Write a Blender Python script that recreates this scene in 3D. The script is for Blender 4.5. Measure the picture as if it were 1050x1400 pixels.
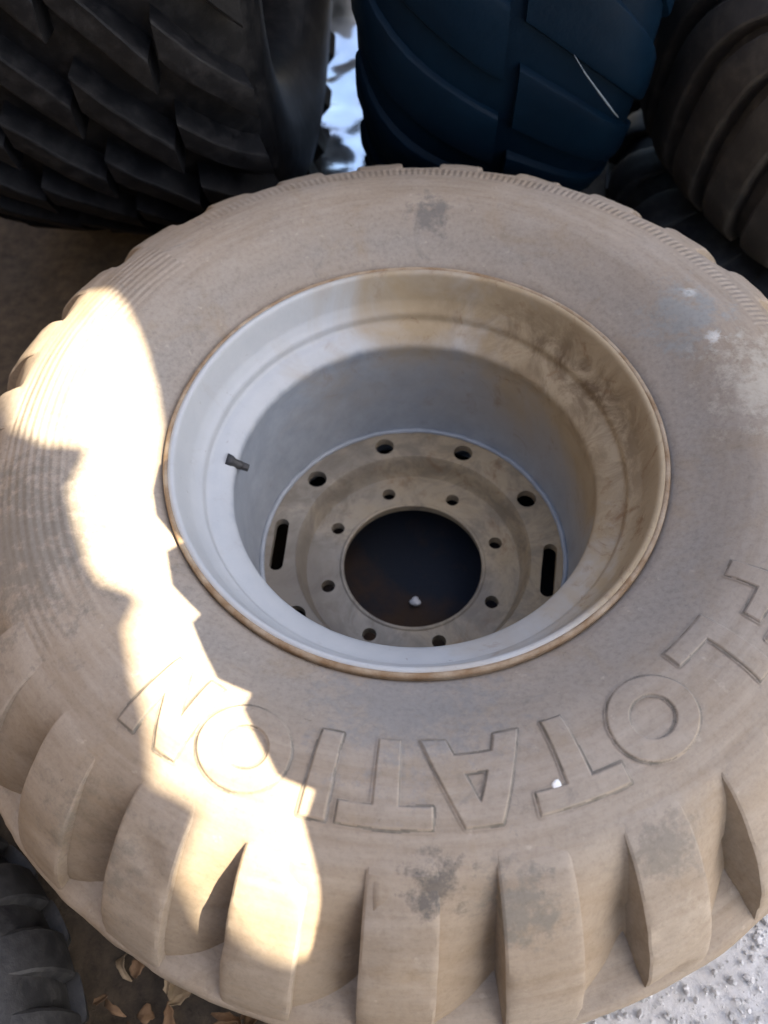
import bpy, bmesh, math, random
import numpy as np
from mathutils import Vector, Matrix, noise

for o in list(bpy.data.objects):
    bpy.data.objects.remove(o, do_unlink=True)
scene = bpy.context.scene
COL = scene.collection
R = math.radians
random.seed(7)
Z0 = 0.42          # height of the rim flange above the ground

# ------------------------------------------------------------------ camera
cam = bpy.data.objects.new('camera', bpy.data.cameras.new('camera'))
COL.objects.link(cam)
cr = Vector((0.99931606, 0.03052087, -0.02087794))
cu = Vector((-0.01458883, 0.84420238, 0.53582601))
cf = Vector((-0.03397908, 0.53515495, -0.84407026))
M3 = Matrix((cr, cu, -cf)).transposed()
cam.matrix_world = Matrix.Translation((0, -0.64435, 0.85428 + Z0)) @ M3.to_4x4()
cam.data.sensor_fit = 'VERTICAL'
cam.data.sensor_height = 24
cam.data.lens = 1185.23 / 1400 * 24
cam.data.clip_start = 0.02
cam.data.clip_end = 500
cam.data.dof.use_dof = True
cam.data.dof.focus_distance = 0.98
cam.data.dof.aperture_fstop = 2.6
scene.camera = cam

# ------------------------------------------------------------------ sky, sun, exposure
SUN_AZ, SUN_EL = -15.0, 52.0
sdir = Vector((math.cos(R(SUN_EL)) * math.cos(R(SUN_AZ)), math.cos(R(SUN_EL)) * math.sin(R(SUN_AZ)), math.sin(R(SUN_EL))))
world = bpy.data.worlds.new('World')
scene.world = world
world.use_nodes = True
nt = world.node_tree
sky = nt.nodes.new('ShaderNodeTexSky')
sky.sky_type = 'NISHITA'
sky.sun_disc = False
sky.sun_elevation = R(SUN_EL)
sky.sun_rotation = R(90 - SUN_AZ)
sky.air_density = 1.0
sky.dust_density = 3.0
sky.ozone_density = 1.0
nt.nodes['Background'].inputs['Strength'].default_value = 0.075
nt.links.new(sky.outputs[0], nt.nodes['Background'].inputs['Color'])
sun = bpy.data.objects.new('sun', bpy.data.lights.new('sun', 'SUN'))
COL.objects.link(sun)
sun.data.energy = 5.0
sun.data.angle = R(0.22)
sun.data.color = (1.0, 0.86, 0.63)
sun.rotation_euler = sdir.to_track_quat('Z', 'Y').to_euler()
scene.view_settings.view_transform = 'Standard'
scene.view_settings.look = 'None'
scene.view_settings.gamma = 1
scene.view_settings.exposure = 2.58

# ------------------------------------------------------------------ material helpers
class NT:
    def __init__(s, name):
        s.m = bpy.data.materials.new(name)
        s.m.use_nodes = True
        s.t = s.m.node_tree
        s.b = s.t.nodes['Principled BSDF']
        s.co = s.t.nodes.new('ShaderNodeTexCoord').outputs['Object']

    def n(s, kind, **kw):
        nd = s.t.nodes.new(kind)
        for k, v in kw.items():
            setattr(nd, k, v)
        return nd

    def put(s, sock, v):
        if hasattr(v, 'is_output'):
            s.t.links.new(v, sock)
        else:
            sock.default_value = v

    def noise(s, scale, detail=4, rough=.55, vec=None, dist=0):
        nd = s.n('ShaderNodeTexNoise')
        nd.inputs['Scale'].default_value = scale
        nd.inputs['Detail'].default_value = detail
        nd.inputs['Roughness'].default_value = rough
        nd.inputs['Distortion'].default_value = dist
        s.t.links.new(vec or s.co, nd.inputs['Vector'])
        return nd.outputs['Fac']

    def ramp(s, fac, stops):
        nd = s.n('ShaderNodeValToRGB')
        e = nd.color_ramp.elements
        while len(e) < len(stops):
            e.new(.5)
        for el, (p, c) in zip(e, stops):
            el.position = p
            el.color = (c, c, c, 1) if not hasattr(c, '__len__') else (*c, 1)
        s.put(nd.inputs[0], fac)
        return nd.outputs[0]

    def mix(s, fac, a, b):
        nd = s.n('ShaderNodeMix', data_type='RGBA')
        s.put(nd.inputs[0], fac)
        s.put(nd.inputs[6], a if hasattr(a, 'is_output') else (*a, 1))
        s.put(nd.inputs[7], b if hasattr(b, 'is_output') else (*b, 1))
        return nd.outputs[2]

    def math(s, op, a, b=0.0, c=0.0, clamp=False):
        nd = s.n('ShaderNodeMath', operation=op)
        nd.use_clamp = clamp
        for i, v in enumerate((a, b, c)):
            s.put(nd.inputs[i], v)
        return nd.outputs[0]

    def xyz(s):
        nd = s.n('ShaderNodeSeparateXYZ')
        s.t.links.new(s.co, nd.inputs[0])
        return nd.outputs

    def polar(s):
        x, y, z = s.xyz()
        r = s.math('SQRT', s.math('ADD', s.math('MULTIPLY', x, x), s.math('MULTIPLY', y, y)))
        th = s.math('ARCTAN2', y, x)
        return r, th, x, y, z

    def bump(s, h, strength=.4, dist=.003, prev=None):
        nd = s.n('ShaderNodeBump')
        nd.inputs['Strength'].default_value = strength
        nd.inputs['Distance'].default_value = dist
        s.put(nd.inputs['Height'], h)
        if prev:
            s.t.links.new(prev, nd.inputs['Normal'])
        return nd.outputs[0]

    def out(s, col=None, rough=None, nor=None, metal=None, spec=None):
        if col is not None:
            s.put(s.b.inputs['Base Color'], col if hasattr(col, 'is_output') else (*col, 1))
        if rough is not None:
            s.put(s.b.inputs['Roughness'], rough)
        if nor is not None:
            s.put(s.b.inputs['Normal'], nor)
        if metal is not None:
            s.put(s.b.inputs['Metallic'], metal)
        if spec is not None:
            s.put(s.b.inputs['Specular IOR Level'], spec)
        return s.m


STAINS = [((.02, .381, .035), .035, (.12, .115, .11), .7), ((.10, -.53, .005), .05, (.15, .145, .13), .65), ((.025, -.51, .019), .03, (.09, .085, .08), .8),
          ((.24, -.475, .012), .04, (.19, .17, .145), .8), ((.375, .14, .04), .013, (.60, .58, .53), .9), ((.356, .215, .044), .011, (.56, .55, .51), .9),
          ((.345, .18, .036), .06, (.24, .245, .235), .8), ((.44, .06, .043), .09, (.42, .38, .31), .7), ((-.43, -.17, .044), .14, (.15, .135, .115), .7),
          ((.55, -.16, .0), .13, (.40, .36, .30), .7), ((.30, -.56, -.04), .07, (.36, .31, .25), .6), ((-.33, -.50, .0), .09, (.17, .155, .13), .6), ((0, -.335, .01), .11, (.20, .195, .19), .6)]

def mat_dusty(name, groove=False, letter=False):
    k = NT(name)
    r, th, x, y, z = k.polar()
    big = k.noise(5.5, 5, .6)
    med = k.noise(21, 6, .65)
    fine = k.noise(160, 5, .7)
    dust = k.mix(k.ramp(big, [(.35, 0), (.65, 1)]), (.288, .236, .183), (.340, .287, .232))
    grey = k.mix(k.ramp(fine, [(.3, 0), (.7, 1)]), (.235, .207, .177), (.265, .238, .208))
    cv = k.n('ShaderNodeCombineXYZ')
    k.put(cv.inputs[0], k.math('MULTIPLY', r, 75.0)); k.put(cv.inputs[1], k.math('MULTIPLY', th, 3.0)); k.put(cv.inputs[2], k.math('MULTIPLY', z, 20.0))
    streak = k.noise(1.0, 6, .65, vec=cv.outputs[0])
    dust = k.mix(k.math('MULTIPLY', k.ramp(streak, [(.42, 0), (.66, 1)]), .55), dust, (.215, .165, .115))
    dust = k.mix(k.math('MULTIPLY', k.ramp(streak, [(.25, 1), (.42, 0)]), .4), dust, (.40, .34, .265))
    # thinner dust beside the bead: grey rubber shows
    near = k.math('SUBTRACT', 1.0, k.math('MULTIPLY', k.math('ABSOLUTE', k.math('SUBTRACT', r, .345)), 14.0), clamp=True)
    gm = k.math('MULTIPLY_ADD', near, .8, k.math('MULTIPLY', k.ramp(big, [(.42, 0), (.68, 1)]), .45), clamp=True)
    col = k.mix(gm, dust, grey)
    # caked brown earth, and scuffs where bare rubber shows
    earth = k.ramp(k.noise(9, 6, .7, dist=.6), [(.55, 0), (.72, 1)])
    col = k.mix(k.math('MULTIPLY', earth, .45), col, (.25, .185, .115))
    scuff = k.ramp(k.noise(13, 7, .75, dist=1.2), [(.60, 0), (.72, 1)])
    col = k.mix(k.math('MULTIPLY', scuff, .55), col, (.15, .14, .128))
    chip = k.ramp(k.noise(85, 8, .8, dist=.6), [(.635, 0), (.69, 1)])
    col = k.mix(k.math('MULTIPLY', chip, .6), col, (.10, .09, .08))
    pale = k.ramp(k.noise(60, 4, .6), [(.66, 0), (.74, 1)])
    col = k.mix(k.math('MULTIPLY', pale, .3), col, (.50, .44, .36))
    # stains and worn spots with a place of their own
    wob = k.noise(48, 9, .78)
    for (px, py, pz), rad, c_, st in STAINS:
        vd = k.n('ShaderNodeVectorMath', operation='DISTANCE')
        k.put(vd.inputs[0], k.co)
        vd.inputs[1].default_value = (px, py, pz)
        q = k.math('ADD', k.math('DIVIDE', vd.outputs['Value'], rad), k.math('MULTIPLY_ADD', wob, 4.2, -2.1))
        mk = k.ramp(q, [(.30, 1), (.95, 0)])
        col = k.mix(k.math('MULTIPLY', mk, st), col, c_)
    if groove:
        g = k.ramp(k.math('SUBTRACT', r, .5), [(.0, 0), (.04, 1)])
        col = k.mix(k.math('MULTIPLY', g, .35), col, (.23, .165, .10))
    spk = k.ramp(fine, [(.28, .86), (.5, 1), (.74, 1.05)])
    mul = k.n('ShaderNodeMix', data_type='RGBA', blend_type='MULTIPLY')
    mul.inputs[0].default_value = 1
    k.put(mul.inputs[6], col)
    k.put(mul.inputs[7], spk)
    col = mul.outputs[2]
    nor = k.bump(med, .3, .004)
    nor = k.bump(fine, .22, .001, nor)
    if not letter:
        # moulded rings on the sidewall and a knurled band under the shoulder
        ring = k.math('SINE', k.math('MULTIPLY', r, 640.0))
        rm = k.ramp(r, [(.405, 0), (.412, 1), (.485, 1), (.49, 0)])
        am = k.ramp(k.math('ABSOLUTE', th), [(.0, 0), (1, 0)])
        # rings only on the left third
        tl = k.math('MULTIPLY', k.math('GREATER_THAN', k.math('ABSOLUTE', th), 2.45), 1.0)
        nor = k.bump(k.math('MULTIPLY', k.math('MULTIPLY', ring, rm), k.math('MULTIPLY', tl, k.ramp(big, [(.4, .2), (.6, 1)]))), .4, .0013, nor)
        kn = k.math('SINE', k.math('MULTIPLY', th, 330.0))
        km = k.ramp(r, [(.462, 0), (.466, 1), (.486, 1), (.49, 0)])
        up = k.math('MULTIPLY', k.math('GREATER_THAN', th, .35), k.math('LESS_THAN', th, 2.3))
        nor = k.bump(k.math('MULTIPLY', k.math('MULTIPLY', kn, km), up), .6, .0012, nor)
    return k.out(col, .93, nor, spec=.15)


def mat_rim(name, disc=False):
    k = NT(name)
    r, th, x, y, z = k.polar()
    big = k.noise(7, 5, .6, dist=.5)
    med = k.noise(26, 6, .7)
    fine = k.noise(190, 4, .6)
    paint = k.mix(k.ramp(med, [(.35, 0), (.7, 1)]), (.25, .265, .285), (.33, .345, .36))
    if disc:
        paint = k.mix(k.ramp(big, [(.35, 0), (.62, 1)]), (.155, .135, .108), (.265, .237, .193))
    if not disc:
        # dust film on the sloping seat, bare primer down the barrel
        seat = k.ramp(k.math('MULTIPLY_ADD', z, 12.0, k.math('MULTIPLY_ADD', med, .25, 1.35)), [(.40, 0), (.55, 1)])
        barrel = k.mix(k.ramp(med, [(.35, 0), (.7, 1)]), (.225, .25, .28), (.30, .325, .355))
        paint = k.mix(seat, barrel, k.mix(med, (.33, .345, .355), (.43, .435, .43)))
    # blown dust lies on the side away from the camera and to the right
    side = k.math('ADD', k.math('MULTIPLY', x, 2.1), k.math('MULTIPLY', y, .9))
    d = k.math('ADD', k.math('ADD', side, k.math('MULTIPLY', big, 1.6)), -.58)
    if not disc:
        up = k.ramp(z, [(-.0, 0), (1, 0)])
        d = k.math('MULTIPLY', d, k.math('MULTIPLY_ADD', z, 5.0, 1.35, clamp=True))
    d = k.math('MULTIPLY', d, 1.7, clamp=True)
    col = k.mix(d, paint, k.mix(med, (.36, .285, .185), (.25, .185, .105)))
    if not disc:
        band = k.ramp(z, [(.0, 0), (1, 0)])
        zb = k.math('SUBTRACT', 1.0, k.math('MULTIPLY', k.math('ABSOLUTE', k.math('ADD', z, .050)), 17.0), clamp=True)
        an = k.math('SUBTRACT', 1.25, k.math('MULTIPLY', k.math('ABSOLUTE', k.math('SUBTRACT', th, .55)), 1.15), clamp=True)
        st = k.math('MULTIPLY', k.math('MULTIPLY', zb, an), k.ramp(k.noise(20, 8, .72, dist=.9), [(.42, 0), (.58, 1)]))
        col = k.mix(k.math('MULTIPLY', st, .95), col, (.105, .066, .032))
    if disc:
        gr = k.ramp(k.noise(15, 8, .75, dist=.7), [(.46, 0), (.60, 1)])
        col = k.mix(k.math('MULTIPLY', gr, .55), col, (.11, .09, .068))
    rust = k.ramp(k.noise(17, 8, .75, dist=1.0), [(.56, 0), (.68, 1)])
    rr = k.math('MULTIPLY', rust, k.math('MULTIPLY_ADD', d, .75, .10))
    col = k.mix(rr, col, (.17, .095, .045))
    sp = k.ramp(k.noise(75, 5, .7), [(.67, 0), (.73, 1)])
    col = k.mix(k.math('MULTIPLY', sp, .45), col, (.15, .12, .09))
    rough = k.math('MULTIPLY_ADD', d, .3, k.math('MULTIPLY_ADD', med, .25, .38))
    nor = k.bump(fine, .18, .001)
    nor = k.bump(med, .12, .002, nor)
    return k.out(col, rough, nor, spec=.5)


def mat_simple(name, c1, c2, scale=20, rough=.8, bs=.3, bd=.002, spec=.4, detail=5):
    k = NT(name)
    a = k.noise(scale, detail, .6)
    b = k.noise(scale * 7, 4, .6)
    col = k.mix(k.ramp(a, [(.35, 0), (.65, 1)]), c1, c2)
    return k.out(col, rough, k.bump(b, bs, bd, k.bump(a, bs, bd * 2)), spec=spec)


def mat_old_rubber(name, base, hi, dustc, amount, spec=.4):
    k = NT(name)
    a = k.noise(6, 6, .65)
    b = k.noise(34, 6, .7)
    c = k.noise(170, 4, .6)
    col = k.mix(k.ramp(a, [(.35, 0), (.7, 1)]), base, hi)
    dm = k.math('MULTIPLY', k.ramp(b, [(.45, 0), (.7, 1)]), amount)
    col = k.mix(dm, col, dustc)
    rough = k.math('MULTIPLY_ADD', b, .3, .42)
    return k.out(col, rough, k.bump(c, .3, .001, k.bump(b, .4, .003)), spec=spec)


M_DUST = mat_dusty('dusty_tyre_rubber')
M_GROOVE = mat_dusty('dusty_tyre_carcass', groove=True)
M_LETTER = mat_dusty('dusty_raised_letter', letter=True)
M_EDGE = mat_simple('bare_rubber_edge', (.12, .105, .085), (.22, .19, .155), 60, .85)
M_RIM = mat_rim('grey_painted_rim_steel')
M_DISC = mat_rim('dusty_disc_steel', True)
M_RUST = mat_simple('rusty_flange_edge', (.20, .125, .065), (.34, .27, .19), 40, .75)
M_DARK = mat_simple('black_valve_rubber', (.02, .02, .022), (.035, .033, .03), 40, .5)
M_WHITE = mat_simple('white_dropping', (.75, .73, .68), (.85, .84, .8), 50, .7)
M_BLACKT = mat_old_rubber('black_tyre_rubber', (.0025, .003, .0045), (.005, .0055, .007), (.030, .029, .030), .5, .2)
M_NAVYT = mat_old_rubber('navy_tinted_rubber', (.0003, .0055, .0140), (.0005, .0075, .0185), (.001, .010, .022), .3, .08)
M_BROWNT = mat_old_rubber('brown_grey_tyre_rubber', (.026, .024, .022), (.044, .039, .035), (.085, .075, .062), .7)
M_CHAR = mat_old_rubber('charcoal_tyre_rubber', (.011, .011, .012), (.022, .022, .022), (.06, .058, .056), .6)

# ------------------------------------------------------------------ mesh helpers
def link(name, me, mat=None, parent=None):
    o = bpy.data.objects.new(name, me)
    COL.objects.link(o)
    if me is not None and mat is not None:
        for m in (mat if isinstance(mat, (list, tuple)) else [mat]):
            if m.name not in [q.name for q in me.materials if q]:
                me.materials.append(m)
    if parent:
        o.parent = parent
    return o

def mesh(name, vs, fs, smooth=True, mi=None):
    me = bpy.data.meshes.new(name)
    me.from_pydata([tuple(v) for v in vs], [], fs)
    if smooth:
        me.polygons.foreach_set('use_smooth', [True] * len(me.polygons))
    if mi is not None:
        me.polygons.foreach_set('material_index', mi)
    me.update()
    return me

def tag(o, label=None, cat=None, group=None, kind=None):
    if label: o['label'] = label
    if cat: o['category'] = cat
    if group: o['group'] = group
    if kind: o['kind'] = kind
    return o

def empty(name, loc=(0, 0, 0)):
    o = bpy.data.objects.new(name, None)
    o.empty_display_size = .05
    COL.objects.link(o)
    o.location = loc
    return o

def nz(p, sc, amp, seed=0.0):
    return noise.noise(Vector((p[0] * sc + seed, p[1] * sc + 3.1 * seed, p[2] * sc))) * amp

def densify(prof, step):
    out = []
    for (a, b), (c, d) in zip(prof[:-1], prof[1:]):
        n = max(1, int(math.hypot(c - a, d - b) / step))
        for i in range(n):
            out.append((a + (c - a) * i / n, b + (d - b) * i / n))
    out.append(prof[-1])
    return out

def smooth_prof(prof, step, times=2):
    P = densify(prof, step)
    for _ in range(times):
        P = [P[0]] + [((P[i-1][0] + 2*P[i][0] + P[i+1][0]) / 4, (P[i-1][1] + 2*P[i][1] + P[i+1][1]) / 4) for i in range(1, len(P)-1)] + [P[-1]]
    return P

def revolve(prof, nseg, amp=0, sc=8, seed=0):
    vs, fs = [], []
    m = len(prof)
    for i in range(nseg):
        t = 2 * math.pi * i / nseg
        c, s_ = math.cos(t), math.sin(t)
        for (r, z) in prof:
            p = (r * c, r * s_, z)
            d = nz(p, sc, amp, seed) + nz(p, sc * 5, amp * .35, seed + 9) if amp else 0
            vs.append(((r + d * .5) * c, (r + d * .5) * s_, z + d))
    for i in range(nseg):
        j = (i + 1) % nseg
        for q in range(m - 1):
            fs.append((i * m + q, j * m + q, j * m + q + 1, i * m + q + 1))
    return vs, fs

def lug_mesh(name, top, depth, tc, half, amp=.0012, nw=7, seed=0, bev=.004, wear=0):
    """A solid tread lug: top follows the profile, sides run down by depth(s).
    tc(s) centre angle, half(s) half width angle (radians), s in 0..1."""
    L = len(top)
    nor = []
    for i in range(L):
        a, b = top[max(0, i-1)], top[min(L-1, i+1)]
        tr, tz = b[0]-a[0], b[1]-a[1]
        l = math.hypot(tr, tz) or 1
        nor.append((-tz / l, tr / l))
    sgn = 1 if sum(n[0] for n in nor) > 0 else -1
    ts = [-1.0, -1.0, -.93, -.8] + [(-.8 + 1.6 * q / nw) for q in range(1, nw)] + [.8, .93, 1.0, 1.0]
    K = len(ts)
    vs, fs = [], []
    for i in range(L):
        s = i / (L - 1)
        r, z = top[i]
        nr, nzv = nor[i][0] * sgn, nor[i][1] * sgn
        for q, t in enumerate(ts):
            drop = 0
            if q in (0, K-1): drop = depth(s)
            elif q in (1, K-2): drop = bev * 1.3
            elif q in (2, K-3): drop = bev * .35
            hw = half(s)
            flare = 1.0
            if q in (0, K-1): flare = 1.07
            th = tc(s) + t * hw * flare
            rr, zz = r - nr * drop, z - nzv * drop
            p = (rr * math.cos(th), rr * math.sin(th), zz)
            if 0 < q < K-1:
                d = nz(p, 14, amp, seed) + nz(p, 60, amp * .5, seed + 4)
                if wear and s > .1:
                    d -= wear * max(0, noise.noise(Vector((p[0]*18+seed, p[1]*18, p[2]*18)))-.25)
                p = ((rr + nr * d) * math.cos(th), (rr + nr * d) * math.sin(th), zz + nzv * d)
            vs.append(p)
    for i in range(L - 1):
        for q in range(K - 1):
            fs.append((i*K+q, i*K+q+1, (i+1)*K+q+1, (i+1)*K+q))
    fs.append(tuple(range(K)))
    fs.append(tuple((L-1)*K + q for q in range(K-1, -1, -1)))
    me = mesh(name, vs, fs)
    bm = bmesh.new(); bm.from_mesh(me)
    bmesh.ops.recalc_face_normals(bm, faces=bm.faces)
    bm.to_mesh(me); bm.free()
    me.set_sharp_from_angle(angle=R(24))
    return me

# ------------------------------------------------------------------ ground
def mat_ground():
    k = NT('ground_material')
    x, y, z = k.xyz()
    a = k.noise(3.2, 6, .65)
    b = k.noise(45, 6, .7)
    c = k.noise(220, 4, .7)
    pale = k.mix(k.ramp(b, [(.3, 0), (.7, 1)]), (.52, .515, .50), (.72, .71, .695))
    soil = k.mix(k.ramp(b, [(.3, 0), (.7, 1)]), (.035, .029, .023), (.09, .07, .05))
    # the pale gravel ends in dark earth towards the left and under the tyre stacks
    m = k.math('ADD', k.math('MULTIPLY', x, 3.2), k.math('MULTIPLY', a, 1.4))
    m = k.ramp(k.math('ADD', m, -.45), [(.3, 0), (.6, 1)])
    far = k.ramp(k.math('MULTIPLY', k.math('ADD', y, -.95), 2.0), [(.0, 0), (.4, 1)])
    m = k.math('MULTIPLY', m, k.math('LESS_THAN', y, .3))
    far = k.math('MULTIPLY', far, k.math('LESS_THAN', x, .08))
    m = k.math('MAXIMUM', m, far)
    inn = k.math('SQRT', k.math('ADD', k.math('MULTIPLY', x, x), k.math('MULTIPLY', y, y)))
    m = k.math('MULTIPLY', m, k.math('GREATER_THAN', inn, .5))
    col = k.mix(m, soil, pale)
    hub_shade = k.math('LESS_THAN', inn, .3)  # shade under the hub hole, painted into the ground colour
    col = k.mix(hub_shade, col, k.mix(k.ramp(a, [(.45, 0), (.6, 1)]), (.016, .019, .026), (.045, .028, .018)))
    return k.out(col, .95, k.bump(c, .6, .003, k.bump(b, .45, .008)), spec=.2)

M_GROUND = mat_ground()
def build_ground():
    vs, fs = [], []
    xs = list(np.concatenate([[-60, -20, -8, -4, -2.5], np.linspace(-1.6, 1.6, 129), [2.5, 4, 8, 20, 60]]))
    n = len(xs)
    for yv in xs:
        for xv in xs:
            h = 0
            if abs(xv) < 1.7 and abs(yv) < 1.7:
                p = (xv, yv, 0)
                h = nz(p, 9, .006) + nz(p, 35, .005, 2) - .006
            vs.append((xv, yv, h))
    for j in range(n - 1):
        for i in range(n - 1):
            fs.append((j*n+i, j*n+i+1, (j+1)*n+i+1, (j+1)*n+i))
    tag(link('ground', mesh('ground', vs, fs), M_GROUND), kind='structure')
build_ground()

# ------------------------------------------------------------------ the main wheel
OUT = [(.303, -.040), (.3065, -.004), (.318, .003), (.345, .017), (.372, .032), (.392, .0415), (.42, .0455), (.45, .0445), (.475, .0375), (.490, .031)]
SH = [(.478, .0325), (.4865, .0318), (.505, .0262), (.528, .0125), (.55, -.0095), (.58, -.046), (.605, -.09), (.62, -.13), (.6275, -.165)]
FLOOR = [(.490, .031), (.503, .0255), (.518, .013), (.538, -.012), (.560, -.046), (.578, -.083), (.591, -.125), (.599, -.16)]
MID = -.19
wheel = empty('wheel', (0, 0, Z0))
tag(wheel, 'large dusty tan tyre on a grey steel rim lying flat, FLOTATION moulded on its sidewall', 'wheel')

def mirror(P):
    return [(r, 2 * MID - z) for (r, z) in reversed(P)]

PITCH = 360 / 27
def carcass():
    up = smooth_prof(OUT, .006, 2)[:-1]
    edge = smooth_prof([(.490, .031), (.505, .0258)] + SH[3:] + [(.6275, MID)], .007, 2)
    E_ = len(edge)
    nrm = []
    for i in range(E_):
        a, b = edge[max(0, i-1)], edge[min(E_-1, i+1)]
        tr, tz = b[0]-a[0], b[1]-a[1]
        l = math.hypot(tr, tz)
        nrm.append((-tz / l, tr / l))
    vs, fs = [], []
    nseg = 27 * 20
    for i in range(nseg):
        deg = 360 * i / nseg
        ph = ((deg + 120.2) % PITCH) / PITCH
        g = min(1, max(0, (ph - .44) / .50))       # 0 beside one lug, 1 against the next lug's wall
        frac = .24 + .76 * g ** 1.15
        rows = list(up)
        low = []
        for q in range(E_):
            t = q / (E_ - 1)
            dm = .047 * min(1, max(0, (t - .03) / .42)) ** .9
            d = dm * frac
            low.append((edge[q][0] - nrm[q][0] * d, edge[q][1] - nrm[q][1] * d))
        half = rows + low
        full = half + [(r, 2 * MID - z) for r, z in reversed(half[:-1])]
        c, s_ = math.cos(R(deg)), math.sin(R(deg))
        for (r, z) in full:
            p = (r * c, r * s_, z)
            d = nz(p, 7, .0022, 1) + nz(p, 35, .00077, 10)
            vs.append(((r + d * .5) * c, (r + d * .5) * s_, z + d))
    m = len(full)
    for i in range(nseg):
        j = (i + 1) % nseg
        for q in range(m - 1):
            fs.append((i*m+q, j*m+q, j*m+q+1, i*m+q+1))
    return mesh('tyre', vs, fs)
tyre = link('tyre', carcass(), M_GROOVE, wheel)

def zsurf(r):
    P = smooth_prof(OUT, .006, 2)
    return float(np.interp(r, [q[0] for q in P], [q[1] for q in P]))

top = smooth_prof(SH, .007, 2)
PITCH = 360 / 27
rl = random.Random(3)
for k in range(27):
    th_dark = R(-120.2 + k * PITCH)          # left wall of this lug
    j = R(rl.uniform(-.35, .35))
    wid = R(6.5 + rl.uniform(-.45, .45))
    sk = R(rl.uniform(-.9, -.1))
    me = lug_mesh('lug', top, lambda s: .010 + .044 * min(1, s / .45),
                  lambda s: th_dark + wid/2 + j + sk * s,
                  lambda s: wid/2 * (1.12 - .10 * s), amp=.0014, seed=k * 1.7, bev=.0016, wear=.012)
    link('lug', me, M_DUST, tyre)
for k in range(27):                            # the lower row, half a pitch on
    th = R(-120.2 + (k + .5) * PITCH + 3.2)
    me = lug_mesh('lug', mirror(smooth_prof(SH, .016, 1)), lambda s: .032, lambda s: th, lambda s: R(3.3), nw=3, seed=k + 50)
    link('lug', me, M_DUST, tyre)
rib_p = smooth_prof([(.548, -.112), (.594, -.140), (.6255, -.157), (.630, -.165), (.6315, MID), (.630, 2*MID+.165), (.6255, 2*MID+.157), (.598, 2*MID+.142)], .005, 1)
vs, fs = revolve(rib_p, 360, amp=.004, sc=22, seed=5)
link('centre_rib', mesh('centre_rib', vs, fs), M_DUST, tyre)
# thin moulded ring that runs round under the shoulder
ringp = [(.4905 + .0016 * math.cos(a), .0345 + .0016 * math.sin(a)) for a in np.linspace(0, 2 * math.pi, 7)]

# --- raised letters, tops outward, read clockwise
def arc_pts(cx, cy, rx, ry, a0, a1, n):
    return [(cx + rx * math.cos(R(a0 + (a1 - a0) * i / n)), cy + ry * math.sin(R(a0 + (a1 - a0) * i / n))) for i in range(n + 1)]
t_ = .26
GL = {
 'F': (.86, [[(0,0),(.28,0),(.28,.40),(.72,.40),(.72,.62),(.28,.62),(.28,.77),(.86,.77),(.86,1),(0,1)]]),
 'L': (.84, [[(0,0),(.84,0),(.84,.24),(.28,.24),(.28,1),(0,1)]]),
 'O': (1.12, [arc_pts(.56,.5,.56,.5,0,360,48)[:-1], arc_pts(.56,.5,.28,.25,0,360,40)[:-1]]),
 'T': (1.0, [[(.36,0),(.64,0),(.64,.76),(1.0,.76),(1.0,1),(0,1),(0,.76),(.36,.76)]]),
 'A': (1.26, [[(0,0),(.32,0),(.40,.20),(.86,.20),(.94,0),(1.26,0),(.82,1),(.44,1)], [(.50,.42),(.76,.42),(.63,.74)]]),
 'I': (.28, [[(0,0),(.28,0),(.28,1),(0,1)]]),
 'N': (.80, [[(0,0),(.23,0),(.23,.55),(.53,0),(.80,0),(.80,1),(.57,1),(.57,.45),(.27,1),(0,1)]]),
}
LET = [('F', -33.0), ('L', -44.5), ('O', -57.2), ('T', -69.6), ('A', -81.6), ('T', -92.8), ('I', -101.0), ('O', -111.5), ('N', -122.9)]
R0, R1 = .385, .468
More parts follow.
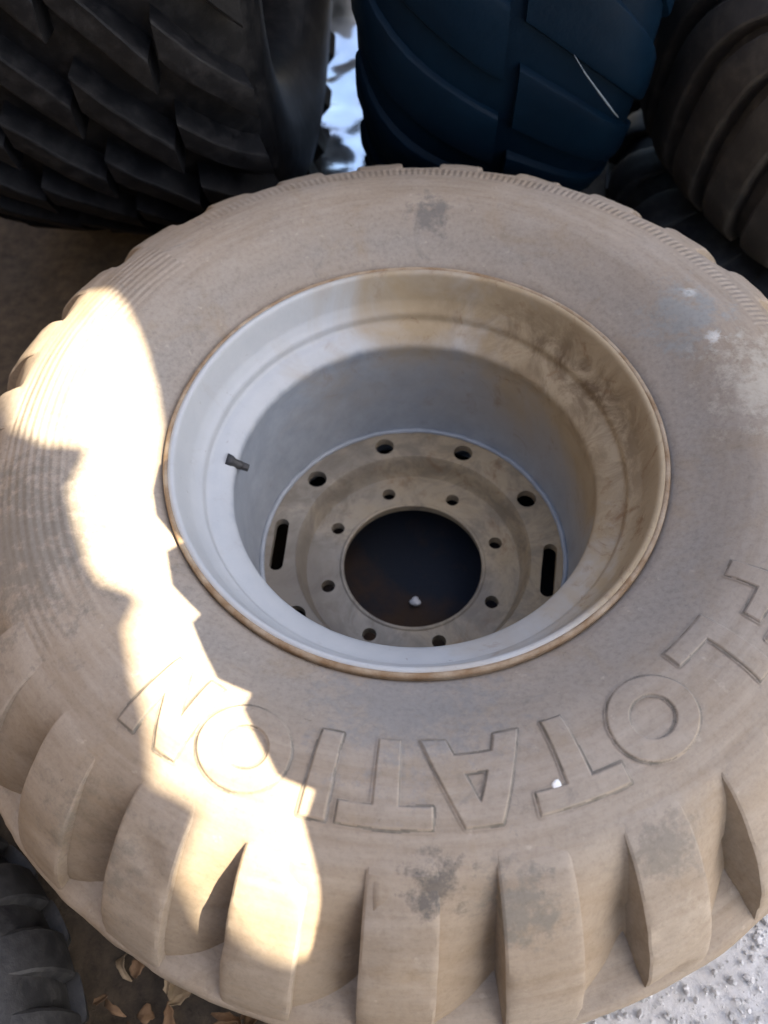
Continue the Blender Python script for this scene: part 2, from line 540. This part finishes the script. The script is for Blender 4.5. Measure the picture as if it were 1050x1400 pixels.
def letter(ch, deg):
    w, loops = GL[ch]
    h = R1 - R0
    rm = (R0 + R1) / 2
    cell = .00085
    mgn = .006
    nu = int((w * h + 2 * mgn) / cell); nv = int((h + 2 * mgn) / cell)
    U, V = np.meshgrid(np.linspace(-mgn, w * h + mgn, nu + 1), np.linspace(-mgn, h + mgn, nv + 1))
    D = np.full(U.shape, 9.0); inside = np.zeros(U.shape, bool)
    for lp in loops:
        P = np.array(lp) * h
        for a, b in zip(P, np.roll(P, -1, 0)):
            ab = b - a
            t = np.clip(((U - a[0]) * ab[0] + (V - a[1]) * ab[1]) / (ab @ ab), 0, 1)
            D = np.minimum(D, np.hypot(U - a[0] - t * ab[0], V - a[1] - t * ab[1]))
            c = ((a[1] > V) != (b[1] > V))
            with np.errstate(divide='ignore', invalid='ignore'):
                xi = (b[0] - a[0]) * (V - a[1]) / (b[1] - a[1]) + a[0]
            inside ^= c & (U < xi)
    SD = np.where(inside, D, -D)             # positive inside
    H = np.clip((SD + .0006) / .0018, 0, 1) * .0024
    idx = -np.ones(U.shape, int)
    vs, fs, mi = [], [], []
    keep = SD > -.0026
    P = smooth_prof(OUT, .006, 2)
    pr, pz = [q[0] for q in P], [q[1] for q in P]
    seed = deg * .37
    for j in range(nv + 1):
        for i in range(nu + 1):
            if keep[j, i]:
                rr = R0 + V[j, i]
                th = R(deg) - (U[j, i] - w * h / 2) / rm
                p = (rr * math.cos(th), rr * math.sin(th), float(np.interp(rr, pr, pz)))
                wv = nz(p, 7, .0022, 1) + nz(p, 35, .00077, 10)
                idx[j, i] = len(vs)
                vs.append((p[0], p[1], p[2] + wv + .0009 + float(H[j, i])))
    for j in range(nv):
        for i in range(nu):
            q = (idx[j, i], idx[j, i+1], idx[j+1, i+1], idx[j+1, i])
            if min(q) >= 0:
                fs.append(q[::-1])
                sd = SD[j:j+2, i:i+2].mean()
                n_ = noise.noise(Vector((U[j, i] * 28, V[j, i] * 28, seed)))
                mi.append(1 if -.0014 + n_ * .0034 < sd < .0007 - abs(n_) * .0016 else 0)
    return link('letter', mesh('letter', vs, fs, True, mi), [M_LETTER, M_EDGE], tyre)
for ch, deg in LET:
    letter(ch, deg)

# --- rim, lock ring, disc
rim_p = [(.3045, -.030), (.3045, -.004), (.303, .003), (.2985, .005), (.2945, .002), (.2915, -.008), (.2875, -.022), (.283, -.036),
         (.276, -.046), (.2700, -.0515), (.2690, -.0575), (.2680, -.0625), (.2650, -.0635), (.256, -.0665), (.247, -.0715), (.2395, -.0775), (.2365, -.0815), (.2358, -.0865), (.2372, -.105),
         (.2365, -.17), (.2325, -.23), (.2265, -.285), (.235, -.33), (.27, -.36), (.303, -.375), (.304, -.40)]
vs, fs = revolve(smooth_prof(rim_p, .0025, 1), 300, amp=.0006, sc=11, seed=2)
rim = link('rim', mesh('rim', vs, fs), M_RIM, wheel)
lr = [(.3045 + .0036 * math.cos(a), .0005 + .0036 * math.sin(a)) for a in np.linspace(-.4, math.pi * 1.05, 10)]
lr = [(.3085, -.010)] + lr
vs, fs = revolve(lr, 300, amp=.0006, sc=9, seed=3)
link('lock_ring', mesh('lock_ring', vs, fs), M_RUST, wheel)
# weld bead at the disc edge
wb = [(.2255 + .004 * math.cos(a), -.2685 + .004 * math.sin(a)) for a in np.linspace(0, 2 * math.pi, 9)]
vs, fs = revolve(wb, 240, amp=.0012, sc=60, seed=6)
link('weld_bead', mesh('weld_bead', vs, fs), M_RIM, wheel)

def loop_circle(cx, cy, r, n, slot=0, ang=0):
    pts = []
    for i in range(n):
        a = 2 * math.pi * i / n
        x, y = r * math.cos(a), r * math.sin(a)
        if slot:
            y += slot * (1 if y > 1e-6 else -1 if y < -1e-6 else 0)
        pts.append((cx + x * math.cos(ang) - y * math.sin(ang), cy + x * math.sin(ang) + y * math.cos(ang)))
    return pts

def plate(bm, loops, z, thick, bevel=.0015):
    edges = []
    for lp in loops:
        v = [bm.verts.new((x, y, z + nz((x, y, z), 14, .0012))) for x, y in lp]
        e = [bm.edges.new((v[i], v[(i + 1) % len(v)])) for i in range(len(v))]
        edges += e
        lo = [bm.verts.new((q.co.x, q.co.y, q.co.z - thick)) for q in v]
        for i in range(len(v)):
            bm.faces.new((v[i], v[(i + 1) % len(v)], lo[(i + 1) % len(v)], lo[i]))
    bmesh.ops.triangle_fill(bm, use_beauty=True, use_dissolve=False, edges=edges)

bm = bmesh.new()
loops = [loop_circle(0, 0, .2262, 160), loop_circle(0, 0, .1755, 130)]
for a in (140, 104, 67, 29, -43, -79, -115, -147):
    loops.append(loop_circle(.199 * math.cos(R(a)), .199 * math.sin(R(a)), .0150, 26))
for a in (177.5, -8):
    loops.append(loop_circle(.2015 * math.cos(R(a)), .2015 * math.sin(R(a)), .0105, 26, slot=.034, ang=R(a)))
plate(bm, loops, -.270, .014)
loops = [loop_circle(0, 0, .1625, 130), loop_circle(0, 0, .1084, 110)]
for k in range(8):
    a = 17.4 + 45 * k
    loops.append(loop_circle(.1335 * math.cos(R(a)), .1335 * math.sin(R(a)), .0105, 22))
plate(bm, loops, -.310, .016)
# step between the two faces
cone = [(.1755, -.2695), (.1735, -.2725), (.1695, -.288), (.1655, -.3055), (.1622, -.3105)]
n = 130
rows = []
for r, z in cone:
    rows.append([bm.verts.new((r * math.cos(2*math.pi*i/n), r * math.sin(2*math.pi*i/n), z)) for i in range(n)])
for a, b in zip(rows[:-1], rows[1:]):
    for i in range(n):
        f_ = bm.faces.new((a[i], b[i], b[(i+1) % n], a[(i+1) % n])); f_.smooth = True
bmesh.ops.recalc_face_normals(bm, faces=bm.faces)
me = bpy.data.meshes.new('disc'); bm.to_mesh(me); bm.free()
disc = link('disc', me, M_DISC, wheel)
# raised lip of the hub bore
lip = [(.1084 + .0035 * math.cos(a), -.3105 + .0035 * math.sin(a)) for a in np.linspace(0, 2*math.pi, 9)]
vs, fs = revolve(lip, 140)
link('bore_lip', mesh('bore_lip', vs, fs), M_DISC, disc)
# valve stem in the well of the rim
def tube(path, rad, n=12):
    vs, fs = [], []
    for i, p in enumerate(path):
        p = Vector(p)
        a = Vector(path[max(0, i-1)]); b = Vector(path[min(len(path)-1, i+1)])
        d = (b - a).normalized()
        u = d.cross(Vector((.31, .2, .93))).normalized(); v = d.cross(u)
        rr = rad[i] if hasattr(rad, '__len__') else rad
        for q in range(n):
            t = 2*math.pi*q/n
            vs.append(p + (u*math.cos(t) + v*math.sin(t)) * rr)
    for i in range(len(path)-1):
        for q in range(n):
            fs.append((i*n+q, i*n+(q+1) % n, (i+1)*n+(q+1) % n, (i+1)*n+q))
    fs.append(tuple(range(n))[::-1]); fs.append(tuple((len(path)-1)*n+q for q in range(n)))
    return vs, fs
av = R(175)
def pv(r, z, da=0): return (r*math.cos(av+da), r*math.sin(av+da), z)
vs, fs = tube([pv(.250, -.072), pv(.244, -.076), pv(.240, -.079), pv(.232, -.083), pv(.229, -.0845)], [.009, .0085, .0065, .006, .0055])
vst = link('valve_stem', mesh('valve_stem', vs, fs), M_DARK, wheel)
vs, fs = tube([pv(.2295, -.0843), pv(.222, -.088)], [.0056, .0050])
link('valve_cap', mesh('valve_cap', vs, fs, False), M_DARK, vst)

# white droppings dried on the sidewall
def speck(deg, r, a, b, seed):
    vs, fs = [], []
    n, m = 14, 4
    zc = zsurf(r) if r < .49 else float(np.interp(r, [q[0] for q in top], [q[1] for q in top]))
    cx, cy = r*math.cos(R(deg)), r*math.sin(R(deg))
    for j in range(m + 1):
        for i in range(n):
            t = 2*math.pi*i/n
            k = (1 - j/m) * (1 + .35*noise.noise(Vector((math.cos(t)*1.3+seed, math.sin(t)*1.3, seed))))
            x, y = cx + a*k*math.cos(t), cy + b*k*math.sin(t)
            rr = math.hypot(x, y)
            zz = zsurf(rr) if rr < .4865 else float(np.interp(rr, [q[0] for q in top], [q[1] for q in top]))
            vs.append((x, y, zz + .0020 + .0012*math.sin(j/m*math.pi/2) - (.004 if j == 0 else 0)))
    for j in range(m):
        for i in range(n):
            fs.append((j*n+i, j*n+(i+1) % n, (j+1)*n+(i+1) % n, (j+1)*n+i))
    return link('dried_dropping', mesh('dried_dropping', vs, fs), M_WHITE, tyre)
speck(-72.4, .447, .0055, .0065, 1)

# ------------------------------------------------------------------ neighbouring tyres
def build_tyre(name, Rad, rin, wid, nlug, mat, skew, lugdeg, depth=.035, curve=0.0, rows=(1, -1), mirror_skew=True, lug_from=.04, sq=.62, gap=0.0, samehand=False, full=False, power=2, bands=()):
    """A bare tyre about local z. Parts: carcass, lugs."""
    t = empty(name)
    h = wid / 2
    Rc = Rad - depth
    prof = [(rin, -h*.62), (rin+.02, -h*.86), (rin+(Rad-rin)*.42, -h*1.0), (rin+(Rad-rin)*.72, -h*.97), (Rc-.03, -h*.86), (Rc-.008, -h*sq), (Rc, -h*.3), (Rc, 0)]
    prof = prof + [(r, -z) for r, z in reversed(prof[:-1])]
    prof = prof + [(rin-.004, h*.5), (rin+.03, h*.4), (Rc-.06, h*.55), (Rc-.05, 0), (Rc-.06, -h*.55), (rin+.03, -h*.4), (rin-.004, -h*.5), (rin, -h*.62)]
    vs, fs = revolve(smooth_prof(prof, .02, 2), 128, amp=.003, sc=7, seed=Rad)
    car = link('carcass', mesh('carcass', vs, fs), mat, t)
    for bi, (z0, z1) in enumerate(bands):          # short slanting blocks in bands across the tread
        def rr(z):
            q = abs(z) / h
            return Rad - (.004 * (q / .55) ** 2 if q < .55 else .004 + .17 * max(0, q - .55) ** 1.6)
        zs = np.linspace(z0, z1, 9)
        tp = [(rr(z), float(z)) for z in zs]
        for var in range(2):
            me = lug_mesh('lug', tp, lambda s: depth + .01, lambda s: skew * (s - .5), lambda s: R(lugdeg)/2 * (1 + .06 * var), nw=3, amp=.004, seed=Rad*3+bi*2+var, bev=.004)
            for k in range(var, nlug, 2):
                o = link('lug', me, mat, t)
                o.rotation_euler = (0, 0, 2*math.pi*(k + (.5 if bi % 2 else 0))/nlug)
    for sd in rows:
        tp = [(Rad, gap*h*sd), (Rad, h*.3*sd), (Rad-.006, h*.55*sd), (Rad-.02, h*.76*sd), (Rad-.05, h*.93*sd), (Rad-.09, h*1.0*sd)]
        if full:
            tp = [(Rad-.07, -h*.97), (Rad-.02, -h*.76), (Rad-.006, -h*.55)] + tp
        tp = smooth_prof(tp, .02, 2)
        sg = (1 if samehand else sd)
        if samehand and sd < 0:
            tcf = lambda s: -(skew * s + curve * s * s)
        else:
            tcf = lambda s: skew * s + curve * s ** power
        me = lug_mesh('lug', tp, lambda s: depth + .01, tcf, lambda s: R(lugdeg)/2, nw=3, amp=.003, seed=Rad*3+sd, bev=.005)
        for k in range(nlug):
            o = link('lug', me, mat, t)
            o.rotation_euler = (0, 0, 2*math.pi*(k + (.5 if sd < 0 else 0))/nlug)
    return t

def pose(t, centre, axle, spin=0):
    ax = Vector(axle).normalized()
    q = ax.to_track_quat('Z', 'Y').to_matrix().to_4x4()
    t.matrix_world = Matrix.Translation(centre) @ q @ Matrix.Rotation(R(spin), 4, 'Z')

lt = build_tyre('standing_tyre', .62, .31, .64, 26, M_BLACKT, R(11.5), 5.2, depth=.042, rows=(), bands=((-.31, -.20), (-.185, -.07), (-.055, .06), (.075, .19), (.205, .315)))
pose(lt, (-.527, 1.09, .635), (1, -.04, .0), 4)
tag(lt, 'black tyre with slanting tread lugs standing upright behind the dusty tyre, at the left', 'tyre')
ntt = build_tyre('standing_tyre', .62, .31, .455, 22, M_NAVYT, R(17), 10.5, depth=.013, curve=R(4), samehand=True, gap=.05)
pose(ntt, (.118, 1.16, .635), (1, .02, -.0), 11)
tag(ntt, 'navy blue tinted tyre standing upright in the middle behind the dusty tyre', 'tyre')
vs, fs = tube([(.2131, .5403, .5948), (.2332, .5427, .567), (.2576, .5468, .5372), (.2750, .5507, .516), (.2863, .5540, .5021), (.297, .558, .4893)], [.0004, .0009, .0013, .0015, .0013, .0006], 6)
inv = ntt.matrix_world.inverted()
link('scrape_mark', mesh('scrape_mark', [inv @ Vector(v) for v in vs], fs), mat_simple('pale_scrape', (.10, .13, .16), (.17, .20, .23), 40, .8), ntt)
rt = build_tyre('lying_tyre', .58, .30, .43, 38, M_BROWNT, R(5), 6.7, depth=.03, curve=R(22), gap=.03, rows=(1,), full=True, power=5)
pose(rt, (.975, .86, .442), (.03, -.02, 1), 3)
tag(rt, 'brown grey tyre with curved tread grooves lying flat behind the dusty tyre, top right', 'tyre')
rb = build_tyre('lying_tyre', .575, .28, .21, 24, M_CHAR, R(2), 9, depth=.02, gap=.05)
pose(rb, (.965, .87, .108), (0, 0, 1), 0)
tag(rb, 'thin charcoal tyre lying flat on the ground underneath the brown grey tyre', 'tyre')
bt = build_tyre('small_tyre', .40, .20, .21, 26, M_CHAR, R(2), 8.5, depth=.014, gap=.08)
pose(bt, (-.76, -.74, .112), (.03, .05, 1), 5)
tag(bt, 'small charcoal grey tyre lying low against the dusty tyre at the lower left', 'tyre')

# ------------------------------------------------------------------ metal sheet added to mirror the sky and brighten the gap
def mirror_sheet():
    vs, fs = [], []
    nx, ny = 26, 60
    for j in range(ny + 1):
        for i in range(nx + 1):
            t = j / ny
            x = -.30 + .32 * i / nx
            y = .90 + 1.25 * t
            p = (x, y, 0)
            x += nz(p, 5, .03, 8)
            z = .02 + nz(p, 6, .020, 3) + nz(p, 17, .007, 5)
            vs.append((x, y + nz(p, 8, .03, 2), max(z, .006)))
    for j in range(ny):
        for i in range(nx):
            a = j*(nx+1)+i
            fs.append((a, a+1, a+nx+2, a+nx+1))
    k = NT('sky_mirror_steel')
    nn = k.noise(22, 6, .7)
    m_ = k.out(k.mix(k.ramp(nn, [(.4, 0), (.7, 1)]), (.88, .89, .90), (.95, .95, .95)), k.math('MULTIPLY_ADD', nn, .14, .06), k.bump(k.noise(60, 4, .6), .15, .003), metal=.9)
    o = link('sky_mirror_sheet', mesh('sky_mirror_sheet', vs, fs), m_)
    md = o.modifiers.new('thick', 'SOLIDIFY'); md.thickness = .002
    tag(o, 'buckled metal sheet added to mirror the sky in the gap between two standing tyres', 'metal sheet')
mirror_sheet()

# clod of earth in front of the gap
def rock(name, c, rad, mat, seed, flat=.7):
    bm = bmesh.new()
    bmesh.ops.create_icosphere(bm, subdivisions=3, radius=1)
    for v in bm.verts:
        k = 1 + .45*noise.noise(v.co*1.3 + Vector((seed, 0, 0))) + .18*noise.noise(v.co*4 + Vector((0, seed, 0)))
        v.co = Vector((v.co.x*rad[0]*k, v.co.y*rad[1]*k, v.co.z*rad[2]*k))
    me = bpy.data.meshes.new(name); bm.to_mesh(me); bm.free()
    me.polygons.foreach_set('use_smooth', [True]*len(me.polygons))
    o = link(name, me, mat); o.location = c
    return o
M_CLOD = mat_simple('dry_earth', (.13, .11, .09), (.24, .21, .18), 30, .95, .6, .006)
tag(rock('earth_clod', (-.115, .79, .09), (.075, .05, .085), M_CLOD, 4), 'grey brown clod of dry earth at the foot of the gap between the standing tyres', 'clod')
tag(rock('pebble', (.005, -.012, .006), (.008, .007, .006), mat_simple('pale_pebble', (.45, .44, .43), (.6, .59, .57), 40, .9), 2), 'small pale pebble on the dark ground seen through the hub hole', 'pebble')
tag(rock('concrete_block', (-.245, 1.78, .05), (.07, .09, .10), mat_simple('grey_concrete', (.20, .20, .19), (.30, .295, .28), 25, .9), 9), 'grey broken block at the far end of the added mirror sheet', 'block')

# ------------------------------------------------------------------ gravel
def gravel():
    base = bmesh.new(); bmesh.ops.create_icosphere(base, subdivisions=1, radius=1)
    bv = [v.co.copy() for v in base.verts]; bf = [tuple(v.index for v in f.verts) for f in base.faces]
    base.free()
    vs, fs, mi = [], [], []
    rg = random.Random(5)
    n = 0
    while n < 6000:
        x, y = rg.uniform(.05, 1.0), rg.uniform(-.95, -.15)
        if math.hypot(x, y) < .615: continue
        n += 1
        s = .0014 + .0045 * rg.random()**3
        rot = Matrix.Rotation(rg.uniform(0, 6.3), 3, 'Z') @ Matrix.Rotation(rg.uniform(0, 6.3), 3, 'X')
        sc = (rg.uniform(.7, 1.4), rg.uniform(.7, 1.2), rg.uniform(.5, .9))
        o0 = len(vs)
        for v in bv:
            k = 1 + .35 * noise.noise(v * 1.7 + Vector((n, 0, 0)))
            w = rot @ Vector((v.x*sc[0]*k, v.y*sc[1]*k, v.z*sc[2]*k)) * s
            vs.append((x + w.x, y + w.y, s*.3 - .002 + w.z))
        m_ = 1 if rg.random() < .45 else 0
        for f in bf:
            fs.append(tuple(o0 + q for q in f)); mi.append(m_)
    o = link('gravel', mesh('gravel', vs, fs, False, mi), [mat_simple('pale_gravel', (.56, .55, .535), (.72, .71, .695), 60, .9),
             mat_simple('grey_gravel', (.42, .415, .40), (.55, .54, .53), 60, .9)])
    tag(o, 'pale loose gravel on the ground at the lower right', 'gravel', kind='stuff')
gravel()

# ------------------------------------------------------------------ dry leaves
def leaves():
    rg = random.Random(11)
    mats = [mat_simple('brown_leaf', (.11, .062, .030), (.19, .115, .06), 40, .8), mat_simple('tan_leaf', (.20, .145, .085), (.29, .22, .14), 40, .8), mat_simple('dark_leaf', (.07, .04, .02), (.13, .075, .035), 40, .8)]
    for k in range(46):
        ang = R(rg.uniform(-127, -103)); rad = rg.uniform(.60, .74)
        L, Wd = rg.uniform(.018, .055), rg.uniform(.004, .013)
        vs, fs = [], []
        n = 9
        cv = rg.uniform(-.9, 1.3); fold = rg.uniform(-.6, 1.4)
        for i in range(n):
            s = i/(n-1)
            w = Wd * math.sin(math.pi * min(1, .04 + s*.94))**.8 * rg.uniform(.6, 1.2)
            z = cv * L * (s-.5)**2 * 2
            for sd in (-1, -.5, 0, .5, 1):
                vs.append(((s-.5)*L, sd*w, z + abs(sd)*w*fold + .0015*rg.uniform(-1, 1)))
        for i in range(n-1):
            for q in range(4):
                fs.append((i*5+q, i*5+q+1, (i+1)*5+q+1, (i+1)*5+q))
        o = link('dry_leaf', mesh('dry_leaf', vs, fs), mats[k % 3])
        md = o.modifiers.new('thick', 'SOLIDIFY'); md.thickness = .0006
        o.location = (rad*math.cos(ang), rad*math.sin(ang), .008 + .05*rg.random())
        o.rotation_euler = (rg.uniform(-.5, .5), rg.uniform(-.5, .5), rg.uniform(0, 6.3))
        tag(o, 'curled dry brown leaf on the ground below the dusty tyre, beside the small charcoal tyre', 'leaf', 'dry leaves at the lower left')
leaves()

# ------------------------------------------------------------------ unseen things added to shape the light
# made-up fences block sky light, made-up sheets cut the sun
e1 = Vector((0.25881905, 0.96592583, 0)); e2 = Vector((-0.76115994, 0.20395219, 0.61566148))
RE = [(0.107, 0.391), (0.082, 0.362), (0.057, 0.34), (0.024, 0.308), (-0.017, 0.275), (-0.068, 0.245), (-0.119, 0.229), (-0.157, 0.223), (-0.189, 0.208), (-0.212, 0.172), (-0.23, 0.183), (-0.271, 0.166), (-0.286, 0.144), (-0.294, 0.131), (-0.309, 0.137), (-0.342, 0.118), (-0.365, 0.103), (-0.369, 0.072), (-0.389, 0.078), (-0.413, 0.06), (-0.441, 0.037), (-0.444, 0.007), (-0.47, 0.004), (-0.5, -0.02), (-0.529, -0.049), (-0.56, -0.077)]
LE = [(-0.081, 0.418), (-0.136, 0.386), (-0.154, 0.35), (-0.141, 0.308), (-0.159, 0.304), (-0.204, 0.302), (-0.241, 0.28), (-0.283, 0.25), (-0.301, 0.232), (-0.299, 0.208), (-0.305, 0.192), (-0.343, 0.193), (-0.392, 0.168), (-0.435, 0.138), (-0.476, 0.114), (-0.48, 0.091), (-0.485, 0.073), (-0.513, 0.065), (-0.539, 0.053), (-0.553, 0.022), (-0.568, -0.008), (-0.576, -0.039), (-0.579, -0.065), (-0.565, -0.083)]
M_CASTER = mat_simple('shade_caster', (.20, .19, .17), (.30, .28, .25), 6, .8, .3, .01)
M_POLE = mat_simple('weathered_pole', (.16, .12, .08), (.28, .22, .16), 12, .9)

def sheet(name, loops, dist, thick=.006):
    org = Vector((0, 0, Z0)) + sdir * dist
    bm = bmesh.new(); edges = []
    for lp in loops:
        v = [bm.verts.new(org + e1*a + e2*b) for a, b in lp]
        edges += [bm.edges.new((v[i], v[(i+1) % len(v)])) for i in range(len(v))]
    bmesh.ops.triangle_fill(bm, use_beauty=True, edges=edges)
    me = bpy.data.meshes.new(name); bm.to_mesh(me); bm.free()
    o = link(name, me, M_CASTER)
    md = o.modifiers.new('thick', 'SOLIDIFY'); md.thickness = thick
    return o, org
def pole(parent, top_pt, name='pole', lean=(0, 0)):  # invented props under the added sheets
    p = Vector(top_pt)
    vs, fs = tube([(p.x+lean[0], p.y+lean[1], 0), (p.x, p.y, p.z + .05)], .025, 10)
    return link(name, mesh(name, vs, fs), M_POLE, parent)

M_BLOCKER = mat_simple('blocker_boards', (.07, .055, .04), (.15, .115, .08), 5, .9)
def sky_blocker(p0, p1, hgt, label):  # made-up timber wall out of view, added to block sky light
    p0, p1 = Vector(p0), Vector(p1)
    d = p1 - p0
    n = int(d.length / .22)
    u = d.normalized(); w = Vector((-u.y, u.x, 0))
    root = empty('sky_blocker', p0)
    tag(root, label, 'fence')
    bm = bmesh.new(); bmesh.ops.create_cube(bm, size=1)
    for v in bm.verts: v.co = Vector((v.co.x * .212, v.co.y * .025, v.co.z * hgt + hgt / 2))
    bmesh.ops.bevel(bm, geom=bm.edges, offset=.004, segments=1, affect='EDGES')
    me = bpy.data.meshes.new('blocker_board'); bm.to_mesh(me); bm.free()
    for k in range(n):
        o = link('blocker_board', me, M_BLOCKER, root)
        o.location = u * (.22 * (k + .5)) + w * random.uniform(-.006, .006)
        o.rotation_euler = (0, 0, math.atan2(u.y, u.x))
    return root
sky_blocker((-2.0, -2.5, 0), (-2.0, 2.4, 0), 3.0, 'tall unseen timber wall added to the left of the tyres to block sky light')
sky_blocker((-1.95, -2.5, 0), (1.3, -2.5, 0), 3.0, 'tall unseen timber wall added behind the camera to block sky light')

D_FAR, D_NEAR = 5.4, 1.5
hole = [(.107, .391), (.10, .47), (-.02, .50)] + LE + [p for p in reversed([(a + (0 if i < 9 else .03), b - (0 if i < 9 else .05)) for i, (a, b) in enumerate(RE)][1:])]
far, org = sheet('shade_caster', [[(-1.25, -1.25), (1.45, -1.25), (1.45, 1.25), (-1.25, 1.25)], hole], D_FAR)  # unseen sheet added for shade, its slit shaped to the sun patch
tag(far, 'large unseen sheet added overhead for shade, slit to shape the sun patch', 'shade_caster')
for a, b in ((-1.25, -1.25), (1.45, -1.25), (1.45, 1.25), (-1.25, 1.25)):
    pole(far, org + e1*a + e2*b)
near_edge = RE[6:]
strip = near_edge + [(-.62, -.13), (-.50, -.20), (-.30, -.06), (-.10, .06), (-.03, .20)]
nr, org2 = sheet('edge_caster', [strip], D_NEAR)  # unseen strip added to sharpen one edge of the sun patch
tag(nr, 'narrow unseen strip added on two poles to notch the edge of the sun patch', 'shade_strip')
for a, b in ((-.60, -.12), (-.10, .17)):
    pole(nr, org2 + e1*a + e2*b, lean=(.35, 0))
